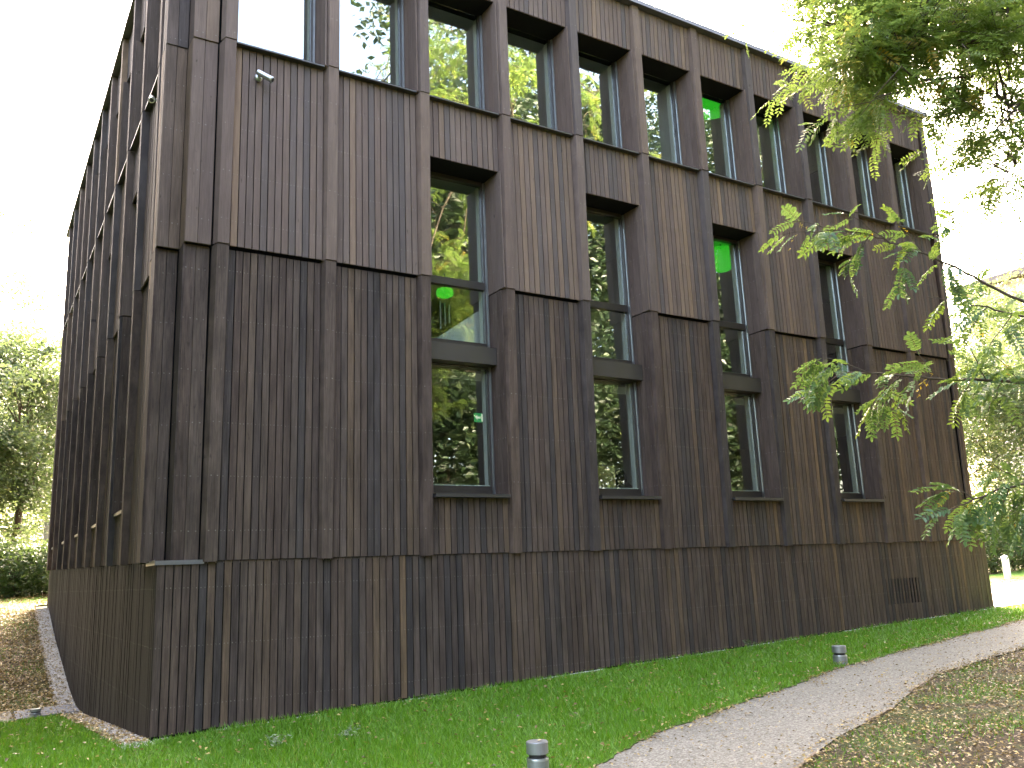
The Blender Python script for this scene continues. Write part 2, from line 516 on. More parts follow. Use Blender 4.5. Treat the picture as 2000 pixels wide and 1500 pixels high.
def boards_between(T, u0, u1, z0, z1, w0, w1, pitch=.0915, **k):
    n = max(1, round((u1 - u0) / pitch)); p = (u1 - u0) / n
    for i in range(n): board(T, u0 + i * p, u0 + (i + 1) * p, z0, z1, w0, w1, **k)

def hexT(mb, T, pts0, z0, pts1, z1, t=None):
    """prism over 4 plan points (u,w) at z0 and z1"""
    P = [T(u, w, z0) for u, w in pts0] + [T(u, w, z1) for u, w in pts1]
    t = tint() if t is None else t
    A = np.array([(i % 2 if i < 4 else i % 2, z0 if i < 4 else z1, t) for i in range(8)], float)
    A[:, 0] = [0, 1, .9, .1, 0, 1, .9, .1]
    mb.hexa(P, A)

# per-side depth tables: storey -> (fin bottom, fin top, panel bottom, panel top)
DEPTH = {'front': {1: (.110, .015, .150, .100), 2: (0.0, -.065, .045, .045), 3: (-.075, -.095, -.02, -.045)},
         'left': {1: (-.02, -.03, .060, .075), 2: (-.035, -.05, .04, .05), 3: (-.055, -.065, .03, .02)}}

def window_unit(T, side, name, a, z0, z1, splits, top):
    """deep-set window in the bay starting at u=a. splits: list of (zlo, zhi) glass fields"""
    wf = .385 if top else .485
    gl, gr = a + .05, a + 1.095
    fr = MB()
    D = DEPTH[side]
    def bx(mb, u0, u1, w0, w1, c0, c1):
        mb.hexa([T(u0, w0, c0), T(u1, w0, c0), T(u1, w1, c0), T(u0, w1, c0), T(u0, w0, c1), T(u1, w0, c1), T(u1, w1, c1), T(u0, w1, c1)])
    bx(fr, a + .004, gl, wf - .01, wf + .06, z0 + .01, z1 - .01)
    bx(fr, gr, a + 1.148, wf - .01, wf + .06, z0 + .01, z1 - .01)
    zs = [z0 + .012] + [v for q in splits for v in q] + [z1 - .012]
    for i in range(0, len(zs), 2):
        if zs[i + 1] - zs[i] > .02:
            bx(fr, gl + .001, gr - .001, wf - .03, wf + .058, zs[i], zs[i + 1])
    win = fr.build(name, FRAME, BLD)
    for lo, hi in splits:
        g = MB(); bx(g, gl - .01, gr + .01, wf + .018, wf + .026, lo - .01, hi + .01)
        g.build('pane', GLASS, win)
        ws = MB(); bx(ws, gl, gr, wf + .028, wf + .07, lo - .004, lo + .02); ws.build('inner_sill', JAMB, win)
    j = MB(); bx(j, gr + .004, gr + .05, wf + .062, wf + .17, z0 + .03, z1 - .03); j.build('inner_jamb', JAMB, win)
    j = MB(); bx(j, gl - .045, gl - .004, wf + .062, wf + .17, z0 + .03, z1 - .03); j.build('inner_jamb', JAMB, win)
    m_ = MB(); bx(m_, a + 1.118, a + 1.142, wf - .045, wf - .012, z0 + .012, z1 - .02); m_.build('metal_angle', STEEL, win)
    # head soffit and sill
    dep = D[3] if top else D[2]
    q = MB(); bx(q, a + .002, a + 1.148, dep[2] + .03, wf + .05, z1, z1 + .03); q.build('soffit', CORE, win)
    if top:
        q = MB(); bx(q, a - .004, a + 1.146, min(D[2][1], D[2][3]) + .02, wf - .032, z0 - .022, z0 - .002)
        q.build('sill', SILL, win)
    else:
        q = MB(); bx(q, a + .012, a + 1.146, D[1][2] - (.11 if side == 'front' else .03), wf - .032, z0 - .05, z0 - .004)
        q.build('sill', SILL, win)
        q = MB(); bx(q, a + .012, a + 1.144, .27, wf - .032, 3.86, 4.11)
        q.build('spandrel', SPAN, win)
    # reveals: boards square to the wall
    segs = [(z0, z1, 3)] if top else [(z0, ZMID - .01, 1), (ZMID + .005, z1, 2)]
    for (c0, c1, st) in segs:
        f = (D[st][0] + D[st][1]) / 2 + .03
        for (u0, u1) in ((a + 1.15, a + 1.170), (a - .018, a + .002)):
            nb_ = 3 if u0 > a else 1
            for q in range(nb_):
                w0 = f + (wf - f) * q / nb_ + .003; w1 = f + (wf - f) * (q + 1) / nb_ - .003
                mb = MB()
                pts = [(u0, w0), (u0, w1), (u1, w1), (u1, w0)]
                hexT(mb, T, pts, c0 + .002, pts, c1 - .002, rng.uniform(.25, .75))
                mb.build('reveal_board', W, win, True)
    return win

def build_side(side, nb, low_bays):
    T = facade(side); D = DEPTH[side]
    left = side == 'left'
    zb = (lambda u: ZB) if not left else (lambda u: ZB + .26 * (1.05 + u) / 15.2)
    core = MB()
    def cb(u0, u1, c0, c1, w0=.19, w1=.42):
        w1 = .58
        if left: w0 = .115
        core.hexa([T(u0, w0, c0), T(u1, w0, c0), T(u1, w1, c0), T(u0, w1, c0), T(u0, w0, c1), T(u1, w0, c1), T(u1, w1, c1), T(u0, w1, c1)])
    for k in range(nb + 1):
        # fins, one per storey
        if k < nb or left:
            for st, (c0, c1) in {1: (ZB, ZMID - .004), 2: (ZMID + .004, ZSILL - .006), 3: (ZSILL + .002, ZTOP)}.items():
                f0, f1, p0, p1 = D[st]
                if st == 1: c0 = zb(k * BAY) - .015
                mb = MB(); e = k * BAY
                t = tint()
                hexT(mb, T, [(e - .15, f0), (e - .012, f0), (e + .0, p0 + .06), (e - .182, p0 + .06)], c0, [(e - .15, f1), (e - .012, f1), (e + .0, p1 + .06), (e - .182, p1 + .06)], c1, t)
                mb.build('fin', W, BLD, True)
        if k == nb: break
        a = k * BAY
        # pier behind fin
        cb(a - .176, a - .02, ZB, ZTOP - .02)
        u0, u1 = a + .002, a + 1.166
        S1b = zb
        if k in low_bays:
            boards_between(T, u0, u1, ZB, LSILL - .052, D[1][2], D[1][2], zl=S1b)
            boards_between(T, u0, u1, LHEAD, ZSILL - .024, D[2][2], D[2][3])
            cb(a - .019, a + 1.172, ZB, LSILL - .01); cb(a - .019, a + 1.172, LHEAD + .032, ZSILL - .03)
            window_unit(T, side, 'window', a, LSILL, LHEAD, [(2.145, 3.845), (4.215, 5.035), (5.145, 6.69)], False)
        else:
            boards_between(T, u0, u1, ZB, ZMID - .035, D[1][2], D[1][3], zl=S1b)
            boards_between(T, u0, u1, ZMID, ZSILL - .024, D[2][2], D[2][3])
            cb(a - .019, a + 1.172, ZB, ZSILL - .03)
        boards_between(T, u0, u1, ZHEAD, ZTOP - .01, D[3][2], D[3][3])
        cb(a - .019, a + 1.172, ZHEAD + .032, ZTOP - .02)
        window_unit(T, side, 'window', a, ZSILL, ZHEAD, [(7.74, 9.55)], True)
    core.build('wall', CORE, BLD)

build_side('front', 11, (2, 4, 6, 8))
build_side('left', 10, (1, 3, 5, 7, 9))

ident = lambda u, w, z: (u, w, z)
STO = {1: (ZB, ZMID - .004, 0.0), 2: (ZMID + .004, ZSILL - .006, -.03), 3: (ZSILL + .002, ZTOP, -.06)}
# near corner: stepped set-back pilasters
cor = MB()
for st, (c0, c1, o) in STO.items():
    off = DEPTH['front'][st]
    for (x0, x1, y) in ((-.50, -.353, .16), (-.353, -.195, .16), (-.76, -.63, .46), (-.63, -.505, .46)):
        yy = y + o + (.05 if st == 1 else 0)
        board(ident, x0, x1, c0, c1, yy, yy - .01, th=.03, gap=.003)
    # left cheeks
    for (x, y0, y1) in ((-.502, .185, .46),):
        Tx = lambda u, w, z: (x + w, u, z)
        board(Tx, y0 + o, y1 + o, c0, c1, 0, 0, gap=.003)
    Tx = lambda u, w, z: (-.762 + w, u, z)
    for (y0, y1) in ((.48, .61), (.61, .74)):
        board(Tx, y0 + o, y1 + o, c0 + (.0 if st > 1 else .01), c1, 0, 0, gap=.003)
    board(Tx, .74, .875, c0 + .01, c1, .07, .07, gap=.003)
cor.box((-.475, .24, ZB), (-.21, .9, ZTOP - .03))
cor.box((-.735, .56, ZB), (-.476, 1.0, ZTOP - .03))
cor.build('corner_wall', CORE, BLD)
# far corner on the right, plus back and right walls
rc = MB()
rc.box((14.678, .19, ZB), (14.85, 15.1, ZTOP - .03))
rc.build('end_wall', CORE, BLD)
for st, (c0, c1, o) in STO.items():
    f0, f1, p0, p1 = DEPTH['front'][st]
    boards_between(ident, 14.672, 14.86, c0, c1, f0 + .01, f1 + .01)
    Tx = lambda u, w, z: (14.885 - w, u, z)
    boards_between(Tx, .1 + o, 15.1, c0, c1, 0, 0, pitch=.5)
mb = MB(); mb.box((-.60, 14.9, ZB), (14.67, 15.15, ZTOP - .03)); mb.build('back_wall', CORE, BLD)
boards_between(lambda u, w, z: (-.70 + w, u, z), 14.58, 15.2, ZB + .25, ZTOP, 0, -.03)
boards_between(lambda u, w, z: (u, 15.2 - w, z), -.7, 14.88, ZB + .27, ZTOP, 0, 0, pitch=.5)
# roof, coping
mb = MB(); mb.box((-.62, .2, 10.28), (14.7, 15.0, 10.38)); mb.build('roof', COPING, BLD)
for nm, a, b in (('coping', (-.80, -.165, ZTOP + .006), (14.93, .22, ZTOP + .085)), ('coping', (-.80, .224, ZTOP + .006), (-.44, 15.25, ZTOP + .085)),
                 ('coping', (14.55, .224, ZTOP + .006), (14.93, 15.25, ZTOP + .085)), ('coping', (-.436, 14.9, ZTOP + .006), (14.546, 15.25, ZTOP + .085))):
    mb = MB(); mb.box(a, b); mb.build(nm, COPING, BLD)
# base plinth
BY, BX, BR, BBK = .17, -.64, 15.18, 14.95
pl = MB()
for (xa, xb, za, zc_) in ((BX + .025, 11.88, -1.4, ZB - .03), (12.86, BR - .025, -1.4, ZB - .03), (11.881, 12.859, -1.4, .09), (11.881, 12.859, .57, ZB - .03)):
    pl.box((xa, BY + .025, za), (xb, BY + .3, zc_))
P = [(BX + .025, BY + .301, -1.6), (BX + .3, BY + .301, -1.6), (BX + .3, BBK, -1.6), (BX + .025, BBK, -1.6),
     (BX + .025, BY + .301, ZB - .03), (BX + .3, BY + .301, ZB - .03), (BX + .3, BBK, ZB + .2), (BX + .025, BBK, ZB + .2)]
pl.hexa(P)
pl.box((BR - .3, BY + .301, -1.4), (BR - .025, BBK, ZB - .03))
pl.build('plinth', CORE, BLD)
VENT = (11.90, 12.84, .105, .555)
n = 176; p = (BR - BX) / n
slats = []
for i in range(n):
    u0, u1 = BX + i * p, BX + (i + 1) * p
    zlo = float(H((u0 + u1) / 2, 0)) + .03 + rng.uniform(-.006, .006)
    if u1 > VENT[0] + .02 and u0 < VENT[1] - .02:
        t = tint()
        board(ident, u0, u1, zlo, VENT[2], BY, BY, tt=t); board(ident, u0, u1, VENT[3], ZB - .004, BY, BY, tt=t)
        slats.append((u0, u1, t))
    else:
        board(ident, u0, u1, zlo, ZB - .004, BY, BY)
mb = MB(); mb.box((11.885, BY + .24, .092), (12.855, BY + .27, .568)); vent = mb.build('vent_grille', BLACK, BLD)
for u0, u1, t in slats:
    mb = MB(); hexT(mb, ident, [(u0 + .023, BY + .001), (u1 - .023, BY + .001), (u1 - .023, BY + .017), (u0 + .023, BY + .017)], VENT[2], [(u0 + .023, BY + .001), (u1 - .023, BY + .001), (u1 - .023, BY + .017), (u0 + .023, BY + .017)], VENT[3], t * .6)
    mb.build('slat', W, vent, True)
Tl = lambda u, w, z: (BX + w, u, z)
n = 163; p = (BBK - BY - .024) / n
for i in range(n):
    u0 = BY + .024 + i * p
    zlo = float(H(BX, u0 + p / 2)) + .02
    board(Tl, u0, u0 + p, zlo, ZB - .01 + .26 * u0 / 15.2, 0, 0, gap=.004, jig=.004, tt=rng.uniform(0.0, .14))
boards_between(lambda u, w, z: (BR - w, u, z), BY + .03, BBK, -.3, ZB - .01, 0, 0, pitch=.25)
# zinc flashing on the plinth shoulder at the near corner and far right end
mb = MB(); mb.box((BX - .022, BY - .022, ZB - .002), (-.145, .50, ZB + .012)); mb.box((BX - .022, BY - .024, ZB - .036), (-.145, BY - .0225, ZB - .003)); mb.box((BX - .024, BY - .0221, ZB - .036), (BX - .0225, .72, ZB + .02))
mb.box((BX - .0224, .501, ZB + .0), (BX + .0, .72, ZB + .013)); mb.build('flashing', FLASH, BLD)
mb = MB(); mb.box((14.8, BY - .02, ZB - .002), (BR + .02, .6, ZB + .012)); mb.build('flashing', FLASH, BLD)

# one noticeably orange-brown board on the side wall, and a few replaced light ones
for P, A in BOARDS:
    c = P.mean(0)
    if c[0] < -.55 and 4.80 < c[1] < 5.08 and 1.2 < c[2] < 4.9: A[:, 2] = 1.0
# which boards are parts of their own: the 300 that show largest
areas = []
for P, A in BOARDS:
    x, y, z = proj(P)
    if z.min() < .2: areas.append(0); continue
    vx = np.clip(x, 0, 2000); vy = np.clip(y, 0, 1500)
    wpx = abs(vx[1] - vx[0]) + 1e-6
    areas.append(wpx * (vy.max() - vy.min()) * (1 if wpx > 4 else .01))
order = np.argsort(-np.array(areas))
own = set(order[:296].tolist())
rest = MB()
for i, (P, A) in enumerate(BOARDS):
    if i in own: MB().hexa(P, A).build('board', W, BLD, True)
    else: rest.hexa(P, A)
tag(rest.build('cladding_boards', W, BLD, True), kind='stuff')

# interior: floors, ceilings, partitions
for nm, z0, z1, m in (('floor', 1.1, 1.25, FLOORM), ('floor', 3.82, 4.04, FLOORM), ('floor', 7.1, 7.4, FLOORM), ('ceiling', 10.22, 10.27, CEIL)):
    mb = MB(); mb.box((-.1, .66, z0), (14.5, 14.8, z1)); mb.build(nm, m, BLD)
for nm, z0, z1 in (('ceiling', 3.70, 3.815), ('ceiling', 6.9, 7.095)):
    mb = MB(); mb.box((-.1, .66, z0), (14.5, 14.8, z1)); mb.build(nm, CEIL, BLD)
for z0, z1 in ((1.255, 3.695), (4.045, 6.895), (7.405, 10.21)):
    mb = MB(); mb.box((3.9 if z0 < 7 else -.2, 5.0, z0), (14.4, 5.15, z1)); mb.build('inner_wall', PLASTER, BLD)
    mb = MB(); mb.box((7.95, .66, z0), (8.05, 4.99, z1)); mb.build('inner_wall', PLASTER, BLD)
mb = MB(); mb.box((-.2, 9.0, 1.255), (3.89, 9.15, 3.695)); mb.build('inner_wall', PLASTER, BLD)

# ------------------------------------------------------------------ things behind the windows
def pendant(name, loc, r, h, label):
    t = empty(name, loc); tag(t, label, 'lamp', 'green lamps inside the building')
    x, y, z = loc
    lathe('shade', [(r * .35, z + h), (r * .9, z + h * .92), (r, z + h * .55), (r * .93, z + h * .2), (r * .55, z)], GREENLAMP, t, (x, y, 0))
    tb = TB(); tb.tube([(x, y, z + h + .002), (x, y, z + h + .25)], [.012, .012], 8); tb.build('cord', BLACK, t)
pendant('green_lamp', (9.56, 1.05, 9.72), .44, .42, 'glowing green lamp behind the seventh top-floor window')
pendant('green_lamp', (9.36, 1.02, 6.38), .24, .45, 'green lamp glowing behind the tall middle-floor window below the brightest lamp')
pendant('green_lamp', (3.36, .90, 5.00), .13, .13, 'small green lamp in the short pane above the leftmost brown spandrel')
for i, x in enumerate((3.28, 3.38, 3.48)):
    tb = TB(); tb.tube([(x, .9 + i * .05, 4.50 + .07 * i), (x, .9 + i * .05, 4.93)], [.011, .011], 8)
    tag(tb.build('hanging_rod', WHITE), ['white hanging rod nearest the window edge, left of three', 'middle one of three white hanging rods in the short pane', 'right one of three white hanging rods in the short pane'][i], 'rod', 'white rods in the short pane')
mb = MB(); mb.hexa([(3.05, .78, 4.06), (4.2, .78, 4.06), (4.2, .83, 4.06), (3.05, .83, 4.06), (3.05, .78, 4.25), (4.2, .78, 5.05), (4.2, .83, 5.05), (3.05, .83, 4.25)])
tag(mb.build('stair_parapet', WHITE), 'white sloping stair parapet behind the short pane of the leftmost tall window', 'parapet')
ex = empty('exit_sign', (4.25, 1.5, 3.3)); tag(ex, 'small lit green and white exit sign behind the leftmost lower window', 'sign')
mb = MB(); mb.box((4.14, 1.50, 3.26), (4.36, 1.52, 3.40)); mb.build('panel', EXITG, ex)
mb = MB(); mb.box((4.26, 1.495, 3.27), (4.34, 1.4995, 3.39)); mb.build('door_symbol', EXITW, ex)
mb = MB(); mb.hexa([(4.15, 1.495, 3.33), (4.19, 1.495, 3.29), (4.19, 1.499, 3.29), (4.15, 1.499, 3.33), (4.151, 1.495, 3.335), (4.19, 1.495, 3.37), (4.19, 1.499, 3.37), (4.151, 1.499, 3.335)])
mb.box((4.191, 1.495, 3.315), (4.245, 1.499, 3.345)); mb.build('arrow_symbol', EXITW, ex)
mb = MB(); mb.box((5.75, .72, 1.95), (6.22, .76, 2.53)); bb = mb.build('board_panel', BEIGE)
tag(bb, 'plain beige board standing inside the second lower window', 'board')
ch = empty('office_chair', (6.66, .95, 1.25)); tag(ch, 'dark high-backed chair inside the second lower window', 'chair')
def lumps(name, mat, parent, prof, y0, y1, cx, zbase):
    V = []; n = len(prof)
    for y in (y0, y1):
        for (dx, z) in prof: V.append((cx + dx, y, zbase + z))
    F = [np.array([[i, (i + 1) % n, n + (i + 1) % n, n + i] for i in range(n)]), np.array([list(range(n))[::-1], list(range(n, 2 * n))])]
    return link(name, mesh_np(name, V, F, mat), parent)
lumps('backrest', BLACK, ch, [(-.24, .5), (.24, .5), (.26, .85), (.20, 1.02), (.10, 1.08), (.09, 1.2), (.04, 1.27), (-.04, 1.27), (-.09, 1.2), (-.10, 1.08), (-.20, 1.02), (-.26, .85)], 1.1, 1.18, 6.66, 1.25)
lumps('seat', BLACK, ch, [(-.24, .42), (.24, .42), (.26, .46), (.24, .5), (-.24, .5), (-.26, .46)], .72, 1.099, 6.66, 1.25)
tb = TB(); tb.tube([(6.66, .9, 1.26), (6.66, .9, 1.67)], [.03, .03]); tb.build('post', STEELD, ch)
for q in range(5):
    a = q * 2 * math.pi / 5
    tb = TB(); tb.tube([(6.66, .9, 1.32), (6.66 + .28 * math.cos(a), .9 + .28 * math.sin(a), 1.27)], [.025, .018]); tb.build('foot', STEELD, ch)

# ------------------------------------------------------------------ security cameras
def security_camera(base, outn, aim, label):
    t = empty('security_camera', base); tag(t, label, 'security camera', 'security cameras on the walls')
    b = np.array(base); o = np.array(outn)
    lathe('mount', [(.050, 0), (.052, .02), (.040, .035), (.018, .045)], STEEL, t, b, 20, outn)
    e = b + o * .10 + np.array([0, 0, .01])
    tb = TB(); tb.tube([b + o * .04, b + o * .09, e], [.018, .018, .02]); tb.build('arm', STEEL, t)
    d = np.array(aim, float); d /= np.linalg.norm(d)
    lathe('housing', [(.030, -.045), (.038, -.035), (.040, .13), (.042, .175), (.036, .185)], STEEL, t, e, 20, d)
    lathe('lens', [(.026, .186), (.026, .190)], BLACK, t, e, 16, d)
security_camera((.29, .02, 7.26), (0, -1, 0), (.75, -.45, -.55), 'pale bullet security camera on the boards below the leftmost top window')
security_camera((-.675, 1.30, 7.34), (-1, 0, 0), (-.12, -.75, -.55), 'small security camera on the shadowed side wall near the corner')

# ------------------------------------------------------------------ bollard lights
def bollard(x, y, r, h, label):
    z = float(H(x, y)); t = empty('bollard_light', (x, y, z)); tag(t, label, 'bollard', 'low bollard lights along the path')
    lathe('body', [(r, -.1), (r, h * .50), (r * .95, h * .52), (r * .90, h * .55), (r * .90, h * .56)], STEELD, t, (x, y, z))
    lathe('lens', [(r * .80, h * .561), (r * .80, h * .66)], BLACK, t, (x, y, z))
    lathe('rim', [(r * 1.004, h * .49), (r * 1.004, h * .52), (r * .985, h * .548)], STEEL, t, (x, y, z))
    lathe('cap', [(r * .94, h * .661), (r, h * .68), (r, h * .975), (r * .96, h)], STEELD, t, (x, y, z))
bollard(1.368, -4.223, .083, .262, 'grey cylindrical bollard light in the grass at the bottom edge')
bollard(7.2, -2.38, .088, .25, 'grey cylindrical bollard light at the far edge of the gravel path')
bollard(-1.29, 6.5, .085, .13, 'squat dark bollard light on the pale paving by the side wall')

# ------------------------------------------------------------------ path edging
ed = empty('path_edging', (5, -4.6, -.45)); tag(ed, 'thin weathered edging boards between gravel path and leafy ground', 'edging')
for (xa, xb) in ((2.3, 3.25), (4.42, 5.1), (5.95, 7.0), (7.06, 7.9)):
    o = rng.uniform(-.03, .03)
    ya, yb = float(path_r(xa)) + o, float(path_r(xb)) - o
    P = []
    for dz in (-.06, .024):
        for (x, y, s) in ((xa, ya, -1), (xb, yb, -1), (xb, yb, 1), (xa, ya, 1)):
            P.append((x, y + s * .013, float(H(x, y)) + dz))
    MB().hexa(P).build('edging_board', TIMBER, ed)

# ------------------------------------------------------------------ leaf clouds, trees
def quads(C, size, asp, var, lv, updown=.5):
    """folded leaf quads at centres C"""
    n = len(C)
    d = rng.normal(size=(n, 3)); d[:, 2] *= updown; d /= np.linalg.norm(d, axis=1)[:, None]
    q = rng.normal(size=(n, 3)); q -= (q * d).sum(1)[:, None] * d; q /= np.linalg.norm(q, axis=1)[:, None]
    nn = np.cross(d, q)
    s = size * (1 + var * rng.uniform(-1, 1, n))[:, None]
    V = np.stack([C - d * s * .5, C + q * s * asp * .5 + nn * s * .08, C + d * s * .5, C - q * s * asp * .5 + nn * s * .08], 1).reshape(-1, 3)
    i = np.arange(n)[:, None] * 4
    F = np.concatenate([i + [0, 1, 2], i + [0, 2, 3]])
    return V, F, np.repeat(lv, 4)

def compound(L=.20, pairs=7, hexa=False, droop=.25, lw=.42, seed=0):
    """pinnate leaf along +x, leaflets in xy plane, drooping in -z; returns V, F(list)"""
    g = np.random.default_rng(seed)
    V = []; F4 = []; F3 = []
    def add_leaflet(p, ang, l):
        d = np.array([math.cos(ang), math.sin(ang), -.25 + g.uniform(-.2, .15)]); d /= np.linalg.norm(d)
        s = np.array([-d[1], d[0], g.uniform(-.3, .3)]); s /= np.linalg.norm(s)
        b = len(V); w = l * lw * .5
        if hexa:
            up = np.array([0, 0, .12 * l])
            V.extend([p, p + d * l * .3 + s * w + up, p + d * l * .75 + s * w * .85 + up, p + d * l, p + d * l * .75 - s * w * .85 + up, p + d * l * .3 - s * w + up])
            F4.append((b, b + 1, b + 2, b + 3)); F4.append((b, b + 3, b + 4, b + 5))
        else:
            V.extend([p, p + d * l * .5 + s * w, p + d * l, p + d * l * .5 - s * w])
            F4.append((b, b + 1, b + 2, b + 3))
    pt = lambda t: np.array([t * L, 0, -droop * L * t * t])
    for i in range(pairs):
        t = .22 + .74 * i / (pairs - 1)
        l = L * .24 * (1 - .25 * abs(t - .55)) * g.uniform(.85, 1.12)
        for s in (-1, 1):
            add_leaflet(pt(t) , s * (1.12 + g.uniform(-.2, .2)), l)
    add_leaflet(pt(1.0), g.uniform(-.2, .2), L * .22)
    if hexa:  # rachis as a thin ribbon prism
        for i in range(4):
            a, b_ = pt(i / 4), pt((i + 1) / 4); k = len(V); w = L * .006
            V.extend([a + (0, w, 0), a - (0, w, 0), b_ - (0, w, 0), b_ + (0, w, 0)]); F4.append((k, k + 1, k + 2, k + 3))
    return np.array(V), np.array(F4)

def frames(D, roll):
    """rotation matrices with x axis along D"""
    D = D / np.linalg.norm(D, axis=1)[:, None]
    up = np.tile([0, 0, 1.0], (len(D), 1))
    Y = np.cross(up, D); Y /= np.linalg.norm(Y, axis=1)[:, None] + 1e-9
    Z = np.cross(D, Y)
    c, s = np.cos(roll)[:, None], np.sin(roll)[:, None]
    Y2 = c * Y + s * Z; Z2 = -s * Y + c * Z
    return np.stack([D, Y2, Z2], -1)

def compound_cloud(C, D, L, lv, roll_sd=.5, pairs=7):
    parts = [compound(1.0, pairs, False, .25, .42, s) for s in range(5)]
    VV = []; FF = []; LV = []; n = 0
    R = frames(D, rng.normal(0, roll_sd, len(C)))
    which = rng.integers(0, 5, len(C))
    for w in range(5):
        sel = np.where(which == w)[0]
        if not len(sel): continue
        v, f = parts[w]
        X = np.einsum('nij,mj->nmi', R[sel], v) * L[sel][:, None, None] + C[sel][:, None, :]
        VV.append(X.reshape(-1, 3)); m = len(v)
        FF.append((f[None] + (np.arange(len(sel)) * m)[:, None, None] + n).reshape(-1, 4)); n += m * len(sel)
        lvv = np.repeat(lv[sel], m) + rng.normal(0, .03, m * len(sel))
        LV.append(np.clip(lvv, 0, 1))
    return np.concatenate(VV), np.concatenate(FF), np.concatenate(LV)

def bez(a, b, sag, n=8, jit=.0):
    a = np.asarray(a, float); b = np.asarray(b, float)
    t = np.linspace(0, 1, n)[:, None]
    P = a * (1 - t) + b * t
    P[:, 2] += (sag * 4 * t * (1 - t))[:, 0]
    P[1:-1] += rng.normal(0, jit, (n - 2, 3))
    return P

def tree(name, label, base, hgt, crown_c, crown_r, ncl, per, leaf, mat, bark, group, trunk_r=.2, asp=.55, lean=(0, 0), lowlv=0.0, csz=.16, fork=.45, xmax=None):
    t = empty(name, base); tag(t, label, 'tree', group)
    base = np.array(base, float); cc = np.array(crown_c, float); cr = np.array(crown_r, float)
    tb = TB()
    top = np.array([cc[0], cc[1], cc[2] + cr[2] * .35])
    fk = base + (top - base) * fork + np.array([lean[0], lean[1], 0])
    P = np.concatenate([bez(base - [0, 0, .3], fk, 0, 7, .04), bez(fk, top, 0, 7, .10)[1:]])
    tb.tube(P, np.linspace(trunk_r, trunk_r * .15, len(P)) * np.where(np.arange(len(P)) == 0, 1.35, 1), 10)
    # clump centres in the crown volume, biased to the outside
    d = rng.normal(size=(ncl, 3)); d /= np.linalg.norm(d, axis=1)[:, None]
    rad = rng.uniform(.35, 1.0, ncl) ** .6
    CC = cc + d * rad[:, None] * cr * (1 + .18 * rng.normal(size=(ncl, 1)))
    for c in CC[: min(ncl, 24)]:
        s = P[rng.integers(len(P) // 2, len(P) - 1)]
        tb.tube(bez(s, c, .2, 6, .08), np.linspace(trunk_r * .18, .010, 6), 6)
    tb.build('trunk', bark, t)
    n = ncl * per
    idx = np.repeat(np.arange(ncl), per)
    sz = (cr.mean() * csz) * rng.uniform(.6, 1.4, ncl)
    X = CC[idx] + rng.normal(size=(n, 3)) * sz[idx][:, None] * [1, 1, .7]
    tone = rng.uniform(.15, .75, ncl)
    lv = np.clip(tone[idx] + rng.normal(0, .13, n) + (rng.random(n) < .05) * .3 + lowlv, 0, 1)
    if xmax is not None:
        k = X[:, 0] < xmax; X, lv = X[k], lv[k]
    V, F, A = quads(X, leaf, asp, .4, lv)
    tag(link('crown', mesh_np('crown', V, F, mat, False, {'lv': ('FLOAT', A)}), t), kind='stuff')
    return t

